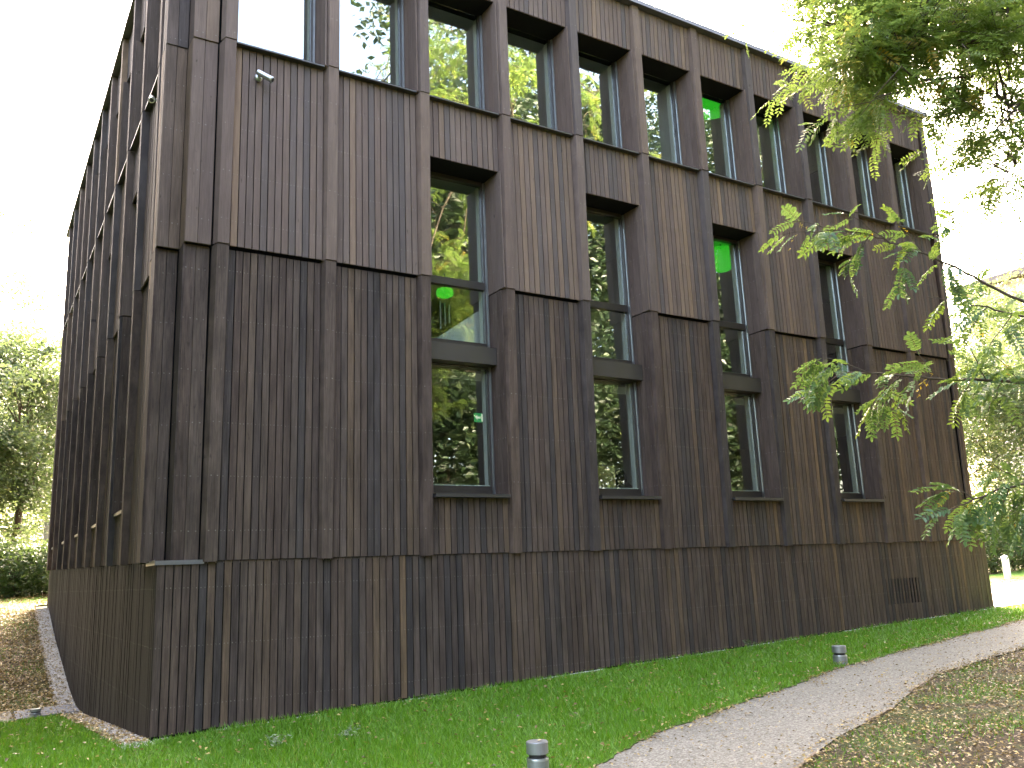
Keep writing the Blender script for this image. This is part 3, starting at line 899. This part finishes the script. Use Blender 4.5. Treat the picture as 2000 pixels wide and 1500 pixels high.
# --- tree B: big locust to the right, its crown hangs into the top right and is mirrored in the windows
def locust(name, label, base, cc, cr, ncl, per, L, trunk_r, branches, seed_pts=None):
    t = empty(name, base); tag(t, label, 'tree', 'locust trees beside the path')
    base = np.array(base, float); cc = np.array(cc, float); cr = np.array(cr, float)
    tb = TB()
    fk = base * .55 + np.array([cc[0], cc[1], cc[2] - cr[2] * .5]) * .45
    top = np.array([cc[0], cc[1], cc[2] + cr[2] * .5])
    P = np.concatenate([bez(base - [0, 0, .3], fk, 0, 7, .05), bez(fk, top, 0, 8, .15)[1:]])
    tb.tube(P, np.linspace(trunk_r, .04, len(P)), 12)
    d = rng.normal(size=(ncl, 3)); d /= np.linalg.norm(d, axis=1)[:, None]
    CC = cc + d * (rng.uniform(.25, 1.0, ncl) ** .55)[:, None] * cr
    if seed_pts is not None: CC = np.concatenate([CC, seed_pts])
    X = []; Dd = []; TN = []; mains = []
    CC = CC[rng.permutation(len(CC))]
    for c in CC:
        if len(mains) < 11:
            s = P[rng.integers(len(P) // 2 - 1, len(P) - 1)]
            path = bez(s, c, .35, 9, .10); mains.append(path)
            tb.tube(path, np.linspace(.045, .010, 9), 6)
        else:
            pts_ = np.concatenate([m_[3:] for m_ in mains])
            s = pts_[np.argmin(np.linalg.norm(pts_ - c, axis=1))]
            tb.tube(bez(s, c, .10, 6, .05), np.linspace(.016, .005, 6), 5)
            if len(mains) < 60: mains.append(bez(s, c, .10, 6, 0))
        out = c - s; out /= np.linalg.norm(out) + 1e-6
        tone = rng.uniform(.25, .80)
        # sprays: twigs fanning from the limb end, leaves along them
        nt = max(2, per // 9)
        per_ = per + (22 if seed_pts is not None and c[1] > -6.2 else 0)
        for _ in range(nt):
            dv = out * .7 + rng.normal(0, .55, 3); dv[2] = dv[2] * .5 - .12; dv /= np.linalg.norm(dv)
            ln = rng.uniform(.45, 1.0)
            st = c - out * rng.uniform(0, .5)
            tw = bez(st, st + dv * ln, .05, 4, .02)
            tb.tube(tw, [.007, .006, .004, .003], 4)
            for q in range(per_ // nt):
                s01 = rng.uniform(.15, 1.0)
                p = st + dv * ln * s01
                ld = dv * .6 + rng.normal(0, .6, 3); ld[2] = ld[2] * .5 - .25
                X.append(p); Dd.append(ld); TN.append(np.clip(tone + rng.normal(0, .12) + (.35 if rng.random() < .07 else 0), 0, 1))
    tb.build('trunk', BARK, t)
    X = np.array(X); Dd = np.array(Dd); TN = np.array(TN)
    V, F, A = compound_cloud(X, Dd, L * rng.uniform(.75, 1.2, len(X)), TN)
    tag(link('crown', mesh_np('crown', V, F, LOCUST, False, {'lv': ('FLOAT', A)}), t), kind='stuff')
    return t, P

seeds = []
for (xa, ya, xb, yb, nn, dd) in ((1545, -20, 2050, -90, 14, 9.6), (1575, 40, 2020, 0, 16, 9.4), (1630, 85, 1900, 30, 12, 9.2), (1650, 120, 1760, 130, 7, 9.0),
                                 (1690, 190, 1770, 200, 2, 8.8), (1880, 60, 2010, 70, 6, 8.9), (1890, 150, 2000, 190, 6, 8.6), (1940, 250, 2010, 270, 3, 8.4), (1930, 350, 2000, 340, 2, 8.4), (1600, 10, 1960, -40, 12, 10.2)):
    for i in range(nn):
        s = (i + .5) / nn
        seeds.append(px(xa + (xb - xa) * s + rng.normal(0, 10), ya + (yb - ya) * s + rng.normal(0, 12), dd + rng.normal(0, .35)))
gz = lambda x, y: (x, y, float(H(x, y)))
locust('locust_tree', 'tall locust tree whose sunlit feathery crown hangs into the top right', gz(9.4, -5.3), (8.6, -7.2, 12.2), (4.0, 3.6, 4.4), 145, 44, .25, .22, None, np.array(seeds))

# --- tree A: nearer locust, low twigs reaching in from the right
ta = empty('locust_tree', gz(3.3, -8.4)); tag(ta, 'near locust tree whose low twigs reach in from the right edge', 'tree', 'locust trees beside the path')
tb = TB()
zb_ = float(H(3.3, -8.4))
trunkA = bez((3.3, -8.4, zb_ - .3), (3.7, -8.7, 6.2), 0, 10, .03)
tb.tube(trunkA, np.linspace(.17, .06, 10), 12)
LV = [compound(.17, 8, True, .35, .46, s) for s in range(6)]
lmesh = [mesh_np('leaf', v, f, LOCUSTN) for v, f in LV] 
lmeshy = [mesh_np('leaf', *compound(.085, 3, True, .8, .5, 40 + s), YELLOWN) for s in range(2)]
near = []
def twig(ctrl, depth0, depth1, r0, leaves, spread=(-1, 1), joinz=None):
    n = len(ctrl)
    P = np.array([px(x, y, depth0 + (depth1 - depth0) * i / (n - 1)) for i, (x, y) in enumerate(ctrl)])
    # densify
    t = np.linspace(0, n - 1, n * 5)
    Q = np.stack([np.interp(t, np.arange(n), P[:, k]) for k in range(3)], -1)
    Q[1:-1] += rng.normal(0, .004, (len(Q) - 2, 3))
    tb.tube(Q, np.linspace(r0, .002, len(Q)), 6)
    if joinz is not None:
        s = trunkA[np.argmin(abs(trunkA[:, 2] - joinz))]
        tb.tube(bez(s, Q[0], .15, 8, .02), np.linspace(.03, r0, 8), 6)
    for _ in range(leaves):
        k = rng.uniform(.18, 1.0); i = int(k * (len(Q) - 2))
        d = Q[i + 1] - Q[i]; d /= np.linalg.norm(d)
        side = np.cross(d, [0, 0, 1]); side /= np.linalg.norm(side)
        v = d * rng.uniform(.3, 1.0) + side * rng.choice([-1, 1]) * rng.uniform(.3, 1.1) + np.array([0, 0, rng.uniform(-.75, .30)])
        near.append((Q[i] + rng.normal(0, .01, 3), v, rng.uniform(.75, 1.2)))
    return Q
def side_twig(Q, frac, dpx, leaves, r=.004):
    i = int(frac * (len(Q) - 1)); a = Q[i]
    x, y, z = proj(a)
    b = px(x + dpx[0], y + dpx[1], z + rng.uniform(-.25, .25))
    P = bez(a, b, .01, 6, .005); tb.tube(P, np.linspace(r, .0015, 6), 5)
    for _ in range(leaves):
        k = rng.uniform(.2, 1.0); p = a + (b - a) * k
        d = (b - a) / np.linalg.norm(b - a); sd_ = np.cross(d, [0, 0, 1]); sd_ /= np.linalg.norm(sd_) + 1e-6
        v = d * rng.uniform(.4, 1) + sd_ * rng.choice([-1, 1]) * rng.uniform(.2, 1) + np.array([0, 0, rng.uniform(-.8, .3)])
        near.append((p, v, rng.uniform(.7, 1.15)))
q1 = twig([(2120, 660), (2000, 590), (1900, 540), (1830, 505), (1760, 480), (1690, 455), (1600, 440), (1530, 428)], 4.9, 5.1, .010, 26, joinz=2.6)
side_twig(q1, .50, (-60, -70), 7); side_twig(q1, .45, (40, -90), 7); side_twig(q1, .62, (-90, -60), 8); side_twig(q1, .70, (-50, 70), 7); side_twig(q1, .55, (-20, 80), 5); side_twig(q1, .8, (-110, 10), 8); side_twig(q1, .42, (40, 60), 4)
q2 = twig([(2120, 770), (2000, 747), (1900, 742), (1800, 738), (1720, 730), (1640, 728), (1570, 738)], 4.6, 4.8, .010, 30, joinz=2.0)
side_twig(q2, .45, (-40, -50), 7); side_twig(q2, .6, (-60, 60), 8); side_twig(q2, .66, (10, 80), 8); side_twig(q2, .72, (-100, -30), 9); side_twig(q2, .8, (-70, 40), 7); side_twig(q2, .35, (-30, 40), 6); side_twig(q2, .2, (-60, -60), 8); side_twig(q2, .3, (-50, -90), 9); side_twig(q2, .25, (-30, 60), 5)
q3 = twig([(2130, 920), (2000, 945), (1940, 960), (1880, 985), (1830, 1005)], 4.3, 4.5, .008, 22, joinz=1.6)
side_twig(q3, .5, (-60, 50), 8); side_twig(q3, .4, (-20, 80), 8); side_twig(q3, .7, (-50, -20), 7); side_twig(q3, .3, (-50, -40), 6); side_twig(q3, .22, (-20, 90), 7)
q4 = twig([(2130, 640), (2000, 620), (1930, 600), (1870, 590), (1810, 580)], 5.0, 5.3, .008, 14, joinz=2.8)
side_twig(q4, .5, (-50, 50), 7); side_twig(q4, .35, (-60, 90), 8); side_twig(q4, .25, (10, -60), 7); side_twig(q4, .2, (-40, 100), 7)
# high limbs and crown outside the frame, mirrored in the glass
X = []; Dd = []; TN = []
for _ in range(46):
    d = rng.normal(size=3); d /= np.linalg.norm(d)
    c = np.array([4.3, -9.3, 7.6]) + d * rng.uniform(.4, 1) * np.array([2.3, 2.0, 2.0])
    s = trunkA[rng.integers(5, 10)]
    tb.tube(bez(s, c, .2, 6, .06), np.linspace(.035, .006, 6), 6)
    tone = rng.uniform(.2, .75)
    for q in range(34):
        X.append(c + rng.normal(0, .28, 3)); v = rng.normal(0, 1, 3); v[2] = v[2] * .5 - .3; Dd.append(v); TN.append(np.clip(tone + rng.normal(0, .12), 0, 1))
V, F, A = compound_cloud(np.array(X), np.array(Dd), .22 * rng.uniform(.8, 1.2, len(X)), np.array(TN))
tag(link('crown', mesh_np('crown', V, F, LOCUST, False, {'lv': ('FLOAT', A)}), ta), kind='stuff')
tb.build('trunk', BARK, ta)
rng.shuffle(near)
for i, (p, v, s) in enumerate(near[:292]):
    yellow = i % 17 == 3
    o = link('leaf', lmeshy[i % 2] if yellow else lmesh[i % 6], ta)
    Rm = frames(np.array([v]), rng.normal(0, .45, 1))[0]
    m4 = Matrix.Identity(4)
    for a_ in range(3):
        for b_ in range(3): m4[a_][b_] = Rm[a_][b_] * s
        m4[a_][3] = p[a_]
    o.matrix_parent_inverse = Matrix.Identity(4)
    o.matrix_basis = Matrix.Translation(-ta.location) @ m4

# --- park trees left, right and behind the camera
def at_px(x, depth):
    p = px(x, 1150, depth); return p[0], p[1]
def park(xp, depth, hgt, rx, label, ncl=60, per=260, leaf=.15, bark=BARK, r=.18, zc=None, low=0.0, name='park_tree', group='park trees left of the building', mat=BGLEAF, lean=(0, 0)):
    x, y = at_px(xp, depth); z = float(H(x, y))
    zc = zc or (z + 2.4 + hgt) / 2
    cz = (z + 2.2 + hgt) / 2
    return tree(name, label, (x, y, z), hgt, (x, y, cz), (rx, rx, (hgt - z - 2.2) / 2), ncl, per, leaf, mat, bark, group, r, lowlv=low, lean=lean)
park(6, 30, 10.5, 2.6, 'slim leaning dark-trunked tree at the left edge of the photo', 80, 420, lean=(.35, 0))
park(88, 40, 12.5, 3.6, 'pale-trunked tree showing just left of the building wall', 70, 330, bark=PALEBARK, r=.3)
park(30, 52, 16, 5.0, 'tall yellowish tree farthest behind the left hedge', 80, 330, .2, low=.22)
park(-160, 36, 21, 4.6, 'tall tree standing outside the left edge with a crown sprig showing', 80, 300, .16, low=.1)
G2 = 'park trees right of the building'
park(1905, 36, 11, 3.6, 'sunlit tree right behind the far corner of the building', 60, 300, .17, low=.15, group=G2)
park(1985, 44, 15, 4.5, 'bright yellow-green tree at the right edge behind the hedge', 70, 300, .18, low=.25, group=G2)
park(2090, 34, 13, 4.0, 'broad sunlit tree just outside the right edge', 60, 300, .17, low=.15, group=G2)
G3 = 'trees behind the viewer, mirrored in the windows'
for i, (x, y, h, r, lb) in enumerate(((6.5, -17, 16, 4.2, 'broad tree mirrored in the third top-floor window'), (13.8, -13, 19, 4.4, 'tree mirrored in the leftmost lower window'), (1.0, -24, 14, 4.5, 'round tree farther behind the viewer'),
                                      (20, -10, 20, 4.8, 'tree mirrored in the second lower window'), (27.5, -8, 20, 4.8, 'tree mirrored in the far lower windows'), (35, -6, 21, 5, 'tall tree farthest along the path, mirrored in the last top-floor windows'), (-7, -20, 12, 4.0, 'tree behind the viewer to the left'), (11, -24, 17, 5, 'tallest tree behind the path'), (19, -20, 16, 5, 'wide tree behind the right end of the path'), (29, -16, 15, 5, 'tree behind the far end of the path'), (9.5, -12, 18.5, 3.3, 'tall slim tree mirrored in the second top-floor window'))):
    z = float(H(x, y))
    tree('park_tree', lb, (x, y, z), h, (x, y, (z + 2.2 + h) / 2), (r, r, (h - z - 2.2) / 2), 120, 330, .24, MIRLEAF, BARK, G3, .25, csz=.17)

G4 = 'trees beside the left lawn'
for (x, y, h, r, lb) in ((-8.5, -2, 13, 4.2, 'tree beside the left lawn, nearest the viewer'), (-9, 6, 15, 4.6, 'tree beside the left lawn, level with the paving'), (-8.5, 14, 15, 4.4, 'tree beside the left lawn, level with the bank'), (-9.5, 23, 14, 4.6, 'tree beside the left lawn, beyond the building'), (-13, 2, 14, 4.5, 'second-row tree left of the lawn')):
    z = float(H(x, y))
    tree('park_tree', lb, (x, y, z), h, (x, y, (z + 1.2 + h) / 2), (r, r, (h - z - 1.2) / 2), 130, 300, .26, MIRLEAF, BARK, G4, .25, lowlv=-.08, csz=.2, xmax=-4.0)

# --- hedges (shrub masses)
def hedge(name, label, pts, n, leaf, group=None, seed_h=1.6):
    t = empty(name, pts[0][:3]); tag(t, label, 'hedge', group)
    X = []
    tb = TB()
    for (x, y, z, r, h) in pts:
        m = n // len(pts)
        d = rng.normal(size=(m, 3)); d /= np.linalg.norm(d, axis=1)[:, None]
        rr = rng.uniform(.55, 1.05, m) ** .5
        X.append(np.array([x, y, z + h * .5]) + d * rr[:, None] * np.array([r, r, h * .52]) + rng.normal(0, .06, (m, 3)))
        for q in range(4):
            a = rng.uniform(0, 6.28)
            tb.tube([(x, y, z - .1), (x + r * .5 * math.cos(a), y + r * .5 * math.sin(a), z + h * .75)], [.03, .01], 5)
    tb.build('stems', BARK, t)
    X = np.concatenate(X)
    V, F, A = quads(X, leaf, .6, .4, np.clip(rng.normal(.5, .2, len(X)), 0, 1))
    tag(link('foliage', mesh_np('foliage', V, F, HEDGE, False, {'lv': ('FLOAT', A)}), t), kind='stuff')
hp = []
for i in range(9):
    x, y = at_px(-60 + i * 24, 26 + rng.uniform(-1, 1)); hp.append((x, y, float(H(x, y)), .8, rng.uniform(1.2, 1.7)))
hedge('hedge', 'green hedge behind the lawn left of the building', hp, 16000, .11)
hp = []
for i in range(14):
    x, y = at_px(1880 + i * 22, 30 + .25 * i); hp.append((x, y, float(H(x, y)), 1.1, rng.uniform(1.8, 2.3)))
hedge('hedge', 'sunlit hedge beyond the pale forecourt on the right', hp, 22000, .12)
hp = []
for i in range(16):
    x = -8 + i * 2.6; hp.append((x, -27 + .35 * i, float(H(x, -27)), 1.8, rng.uniform(2.2, 3.6)))
hedge('hedge', 'tall shrubbery behind the viewer, mirrored low in the windows', hp, 26000, .17)
# white post
wx, wy = at_px(1972, 26.5); wz = float(H(wx, wy))
wp = empty('white_post', (wx, wy, wz)); tag(wp, 'white post standing before the right hedge', 'post')
mb = MB(); mb.box((wx - .075, wy - .075, wz - .1), (wx + .075, wy + .075, wz + .66)); mb.build('shaft', WHITE, wp)
mb = MB(); mb.hexa([(wx - .09, wy - .09, wz + .661), (wx + .09, wy - .09, wz + .661), (wx + .09, wy + .09, wz + .661), (wx - .09, wy + .09, wz + .661), (wx - .02, wy - .02, wz + .72), (wx + .02, wy - .02, wz + .72), (wx + .02, wy + .02, wz + .72), (wx - .02, wy + .02, wz + .72)]); mb.build('cap', WHITE, wp)
# far house
hx, hy = at_px(2235, 60); hz = float(H(hx, hy))
hs = empty('far_house', (hx, hy, hz)); tag(hs, 'pale house with a low dark roof far behind the right-hand trees', 'house')
mb = MB(); mb.box((hx - 7, hy - 5, hz - .2), (hx + 7, hy + 5, hz + 19.3)); mb.build('wall', RENDERW, hs)
mb = MB(); mb.box((hx - 7.8, hy - 5.8, hz + 19.31), (hx + 7.8, hy + 5.8, hz + 19.75)); mb.build('roof', ROOFT, hs)
for fl in range(5):
    for q in range(4):
        mb = MB(); mb.box((hx - 5.8 + q * 3.3, hy - 5.06, hz + 1.5 + fl * 3.6), (hx - 4.6 + q * 3.3, hy - 5.005, hz + 3.1 + fl * 3.6)); mb.build('window', GLASS, hs)

# ------------------------------------------------------------------ ground cover stuff
def visible(X, Y, Z, marg=120):
    x, y, z = proj(np.stack([X, Y, Z], -1))
    return (z > .5) & (x > -marg) & (x < 2000 + marg) & (y < 1500 + marg)

def on_lawn(X, Y):
    a = (X > -.62) & (Y > path_l(X) + .02) & (Y < .055 + .03 * np.sin(X * 4.7) + .02 * np.sin(X * 11.3))
    b = (X <= -.62) & (Y > path_l(X) + .02) & (Y < np.where(X < -.9, 6.28 - .25 * np.clip(-1.3 - X, 0, 8), -.05))
    return a | b

def scatter(n, x0, x1, y0, y1, cond):
    X = rng.uniform(x0, x1, n); Y = rng.uniform(y0, y1, n); Z = H(X, Y)
    k = cond(X, Y) & visible(X, Y, Z)
    return X[k], Y[k], Z[k]

# grass blades
X, Y, Z = scatter(900000, -4.5, 19, -7, 6.4, on_lawn)
dist = np.hypot(X - CAM[0], Y - CAM[1])
k = rng.random(len(X)) < np.clip(60 / dist ** 2, .1, .9); X, Y, Z, dist = X[k], Y[k], Z[k], dist[k]
n = len(X)
hgt = rng.uniform(.035, .075, n) * (1 + .35 * np.sin(X * 2.3 + np.sin(Y * 3.1)) * .5); wid = .0035 * np.clip(dist / 7, 1, 2.4)
a = rng.uniform(0, 2 * math.pi, n); lean = rng.normal(0, .03, (n, 2))
B = np.stack([X, Y, Z + .02], -1); S = np.stack([np.cos(a) * wid, np.sin(a) * wid, np.zeros(n)], -1)
Tp = B + np.stack([lean[:, 0], lean[:, 1], hgt], -1)
V = np.stack([B - S, B + S, Tp], 1).reshape(-1, 3); F = np.arange(3 * n).reshape(-1, 3)
patch = .5 + .22 * np.sin(X * 1.7 + 1.3 * np.sin(Y * 2.1)) + .15 * np.sin(X * 4.3 - Y * 3.7)
lv = np.clip(rng.normal(.45, .18, n) + (patch - .5) * .35 + (rng.random(n) < .05) * .5, 0, 1)
tag(link('grass', mesh_np('grass', V, F, GRASS, False, {'lv': ('FLOAT', np.repeat(lv, 3))})), 'short bright green grass of the lawn in front of the wall', 'grass', kind='stuff')
NG = n

# sparse grass on leafy ground, right of the path and on the bank
def on_rough(X, Y):
    return (Y < path_r(X) - .03) | ((X < -.95) & (Y > 7.4) & (Y < 15.6))
X, Y, Z = scatter(300000, -3, 14, -9, 15.6, on_rough)
k = (np.sin(X * 2.9 + 2 * np.sin(Y * 2.3)) + np.sin(Y * 4.1 + X * 1.3) + rng.normal(0, .8, len(X))) > .45
X, Y, Z = X[k], Y[k], Z[k]; n = len(X); a = rng.uniform(0, 6.28, n)
hgt = rng.uniform(.02, .06, n); wid = .005
B = np.stack([X, Y, Z], -1); S = np.stack([np.cos(a) * wid, np.sin(a) * wid, np.zeros(n)], -1)
Tp = B + np.stack([rng.normal(0, .03, n), rng.normal(0, .03, n), hgt], -1)
V = np.stack([B - S, B + S, Tp], 1).reshape(-1, 3); F = np.arange(3 * n).reshape(-1, 3)
tag(link('sparse_grass', mesh_np('sparse_grass', V, F, GRASS, False, {'lv': ('FLOAT', np.repeat(np.clip(rng.normal(.55, .25, n), 0, 1), 3))})), 'thin patchy grass among the fallen leaves', 'grass', kind='stuff')

# fallen leaves
LX, LY, LS = [], [], []
def drop(nn, x0, x1, y0, y1, cond, s):
    X, Y, Z = scatter(nn, x0, x1, y0, y1, cond); LX.append(X); LY.append(Y); LS.append(np.full(len(X), s))
drop(60000, 1.5, 16, -9, -2, lambda X, Y: Y < path_r(X) - .02, .034)
drop(12000, 0, 18, -7, -.8, lambda X, Y: (Y > path_r(X)) & (Y < path_l(X)), .030)
drop(120000, 0, 18, -7, -.8, lambda X, Y: (abs(Y - path_l(X) + .03) < .05 + .20 * rng.random(len(X)) ** 3) & (np.sin(X * 2.1) + np.sin(X * 5.3) + rng.normal(0, 1, len(X)) > -.2), .033)
drop(90000, 0, 18, -7, -.8, lambda X, Y: (abs(Y - path_r(X)) < .06 + .22 * rng.random(len(X)) ** 2) & (rng.random(len(X)) < .6), .033)
drop(6500, -4, 19, -6, 6.3, on_lawn, .045)
drop(26000, -4, -.9, 7.3, 15.5, lambda X, Y: X > -9, .05)
drop(2800, -1.0, -.66, -.2, 14.5, lambda X, Y: (Y < 6.3) | (Y > 7.2), .045)
drop(400, -2, -.7, 6.3, 7.3, lambda X, Y: X < 0, .045)
drop(8000, -6, 0, 15.5, 24, lambda X, Y: X < 0, .07)
drop(900, 15.5, 26, .2, 5, lambda X, Y: X > 0, .06)
X = np.concatenate(LX); Y = np.concatenate(LY); S = np.concatenate(LS); n = len(X)
C = np.stack([X, Y, H(X, Y) + .03 + np.where(on_lawn(X, Y), .035, 0) + rng.uniform(0, .01, n)], -1)
d = np.stack([*(lambda a: (np.cos(a), np.sin(a)))(rng.uniform(0, 6.28, n)), rng.normal(0, .25, n)], -1)
q = np.stack([-d[:, 1], d[:, 0], rng.normal(0, .3, n)], -1)
s = (S * rng.uniform(.55, 1.3, n))[:, None]; up = np.array([0, 0, 1.0]) * s * rng.uniform(.02, .22, (n, 1))
V = np.stack([C - d * s * .5, C + q * s * .27 + up, C + d * s * .5, C - q * s * .27 + up], 1).reshape(-1, 3)
i4 = np.arange(n)[:, None] * 4
F = np.concatenate([i4 + [0, 1, 2], i4 + [0, 2, 3]])
tag(link('fallen_leaves', mesh_np('fallen_leaves', V, F, LITTER, False, {'lv': ('FLOAT', np.repeat(np.clip(rng.normal(.5, .26, n), 0, 1), 4))})), 'scattered yellow and brown fallen leaves', 'leaves', kind='stuff')

# pebbles: strip along the side wall, crumbs along the path and at the wall foot
def pebbles(name, label, X, Y, s, mat):
    n = len(X); C = np.stack([X, Y, H(X, Y) + .012], -1)
    o = np.array([(1, 0, 0), (0, 1, 0), (-1, 0, 0), (0, -1, 0), (0, 0, .7), (0, 0, -.7)])
    sc = (s * rng.uniform(.5, 1.3, n))[:, None, None] * rng.uniform(.7, 1.2, (n, 6, 1))
    a = rng.uniform(0, 6.28, n); ca, sa = np.cos(a), np.sin(a)
    R = np.zeros((n, 3, 3)); R[:, 0, 0] = ca; R[:, 0, 1] = -sa; R[:, 1, 0] = sa; R[:, 1, 1] = ca; R[:, 2, 2] = 1
    V = (C[:, None] + np.einsum('nij,mj->nmi', R, o) * sc).reshape(-1, 3)
    f = np.array([(0, 1, 4), (1, 2, 4), (2, 3, 4), (3, 0, 4), (1, 0, 5), (2, 1, 5), (3, 2, 5), (0, 3, 5)])
    F = (f[None] + (np.arange(n) * 6)[:, None, None]).reshape(-1, 3)
    tag(link(name, mesh_np(name, V, F, mat)), label, 'gravel', kind='stuff')
X, Y, Z = scatter(16000, -.93, -.645, -.22, 14.6, lambda X, Y: (Y < 6.3) | (Y > 7.26))
pebbles('pebbles', 'pale pebble strip along the foot of the side wall', X, Y, .026, PEBBLE)
X, Y, Z = scatter(9000, 0, 16, -7, -.8, lambda X, Y: (Y > path_r(X) - .1) & (Y < path_l(X) + .05))
pebbles('path_stones', 'small loose stones on the gravel path', X, Y, .009, GRAVEL)
X, Y, Z = scatter(16000, -.6, 15.3, .03, .165, lambda X, Y: np.sin(X * 3) + np.sin(X * 7.7) + rng.normal(0, .5, len(X)) > .1)
pebbles('wall_foot_stones', 'patches of pale stones at the foot of the front wall', X, Y, .016, PEBBLE)

# weed clumps
for i, (x, y, r, lb) in enumerate(((.22, -1.45, .16, 'grey-green weed tuft in the grass near the corner of the wall'), (.84, -1.7, .14, 'dried weed tuft right of the first grey-green tuft'), (8.05, -.02, .10, 'small green seedling at the foot of the front wall'))):
    t = empty('weed', gz(x, y)); tag(t, lb, 'weed', 'weeds in the lawn')
    n = 46; a = rng.uniform(0, 6.28, n); rr = rng.uniform(.1, 1, n) * r
    C = np.stack([x + rr * np.cos(a), y + rr * np.sin(a), np.full(n, float(H(x, y))) + rng.uniform(.06, .14, n)], -1)
    V, F, A = quads(C, .045, .3, .4, np.clip(rng.normal(.5, .25, n), 0, 1), .4)
    link('leaves', mesh_np('leaves', V, F, WEED if i < 2 else HEDGE, False, {'lv': ('FLOAT', A)}), t)
    tb = TB()
    for q in range(7): tb.tube([gz(x, y), C[q]], [.004, .002], 4)
    tb.build('stems', WEED, t)
# leaf lying on the near bollard
lx, ly = 1.38, -4.25; lz = float(H(lx, ly)) + .268
me = mesh_np('leaf', [(lx - .028, ly, lz), (lx, ly - .014, lz + .006), (lx + .03, ly + .004, lz), (lx, ly + .014, lz + .006)], np.array([[0, 1, 2], [0, 2, 3]]), LITTER, False, {'lv': ('FLOAT', [1, 1, 1, 1])})
tag(link('fallen_leaf', me), 'pale dry leaf lying on top of the nearest bollard light', 'leaf')
print('boards', len(BOARDS), 'near leaves', len(near), 'grass', NG, 'litter', len(X))
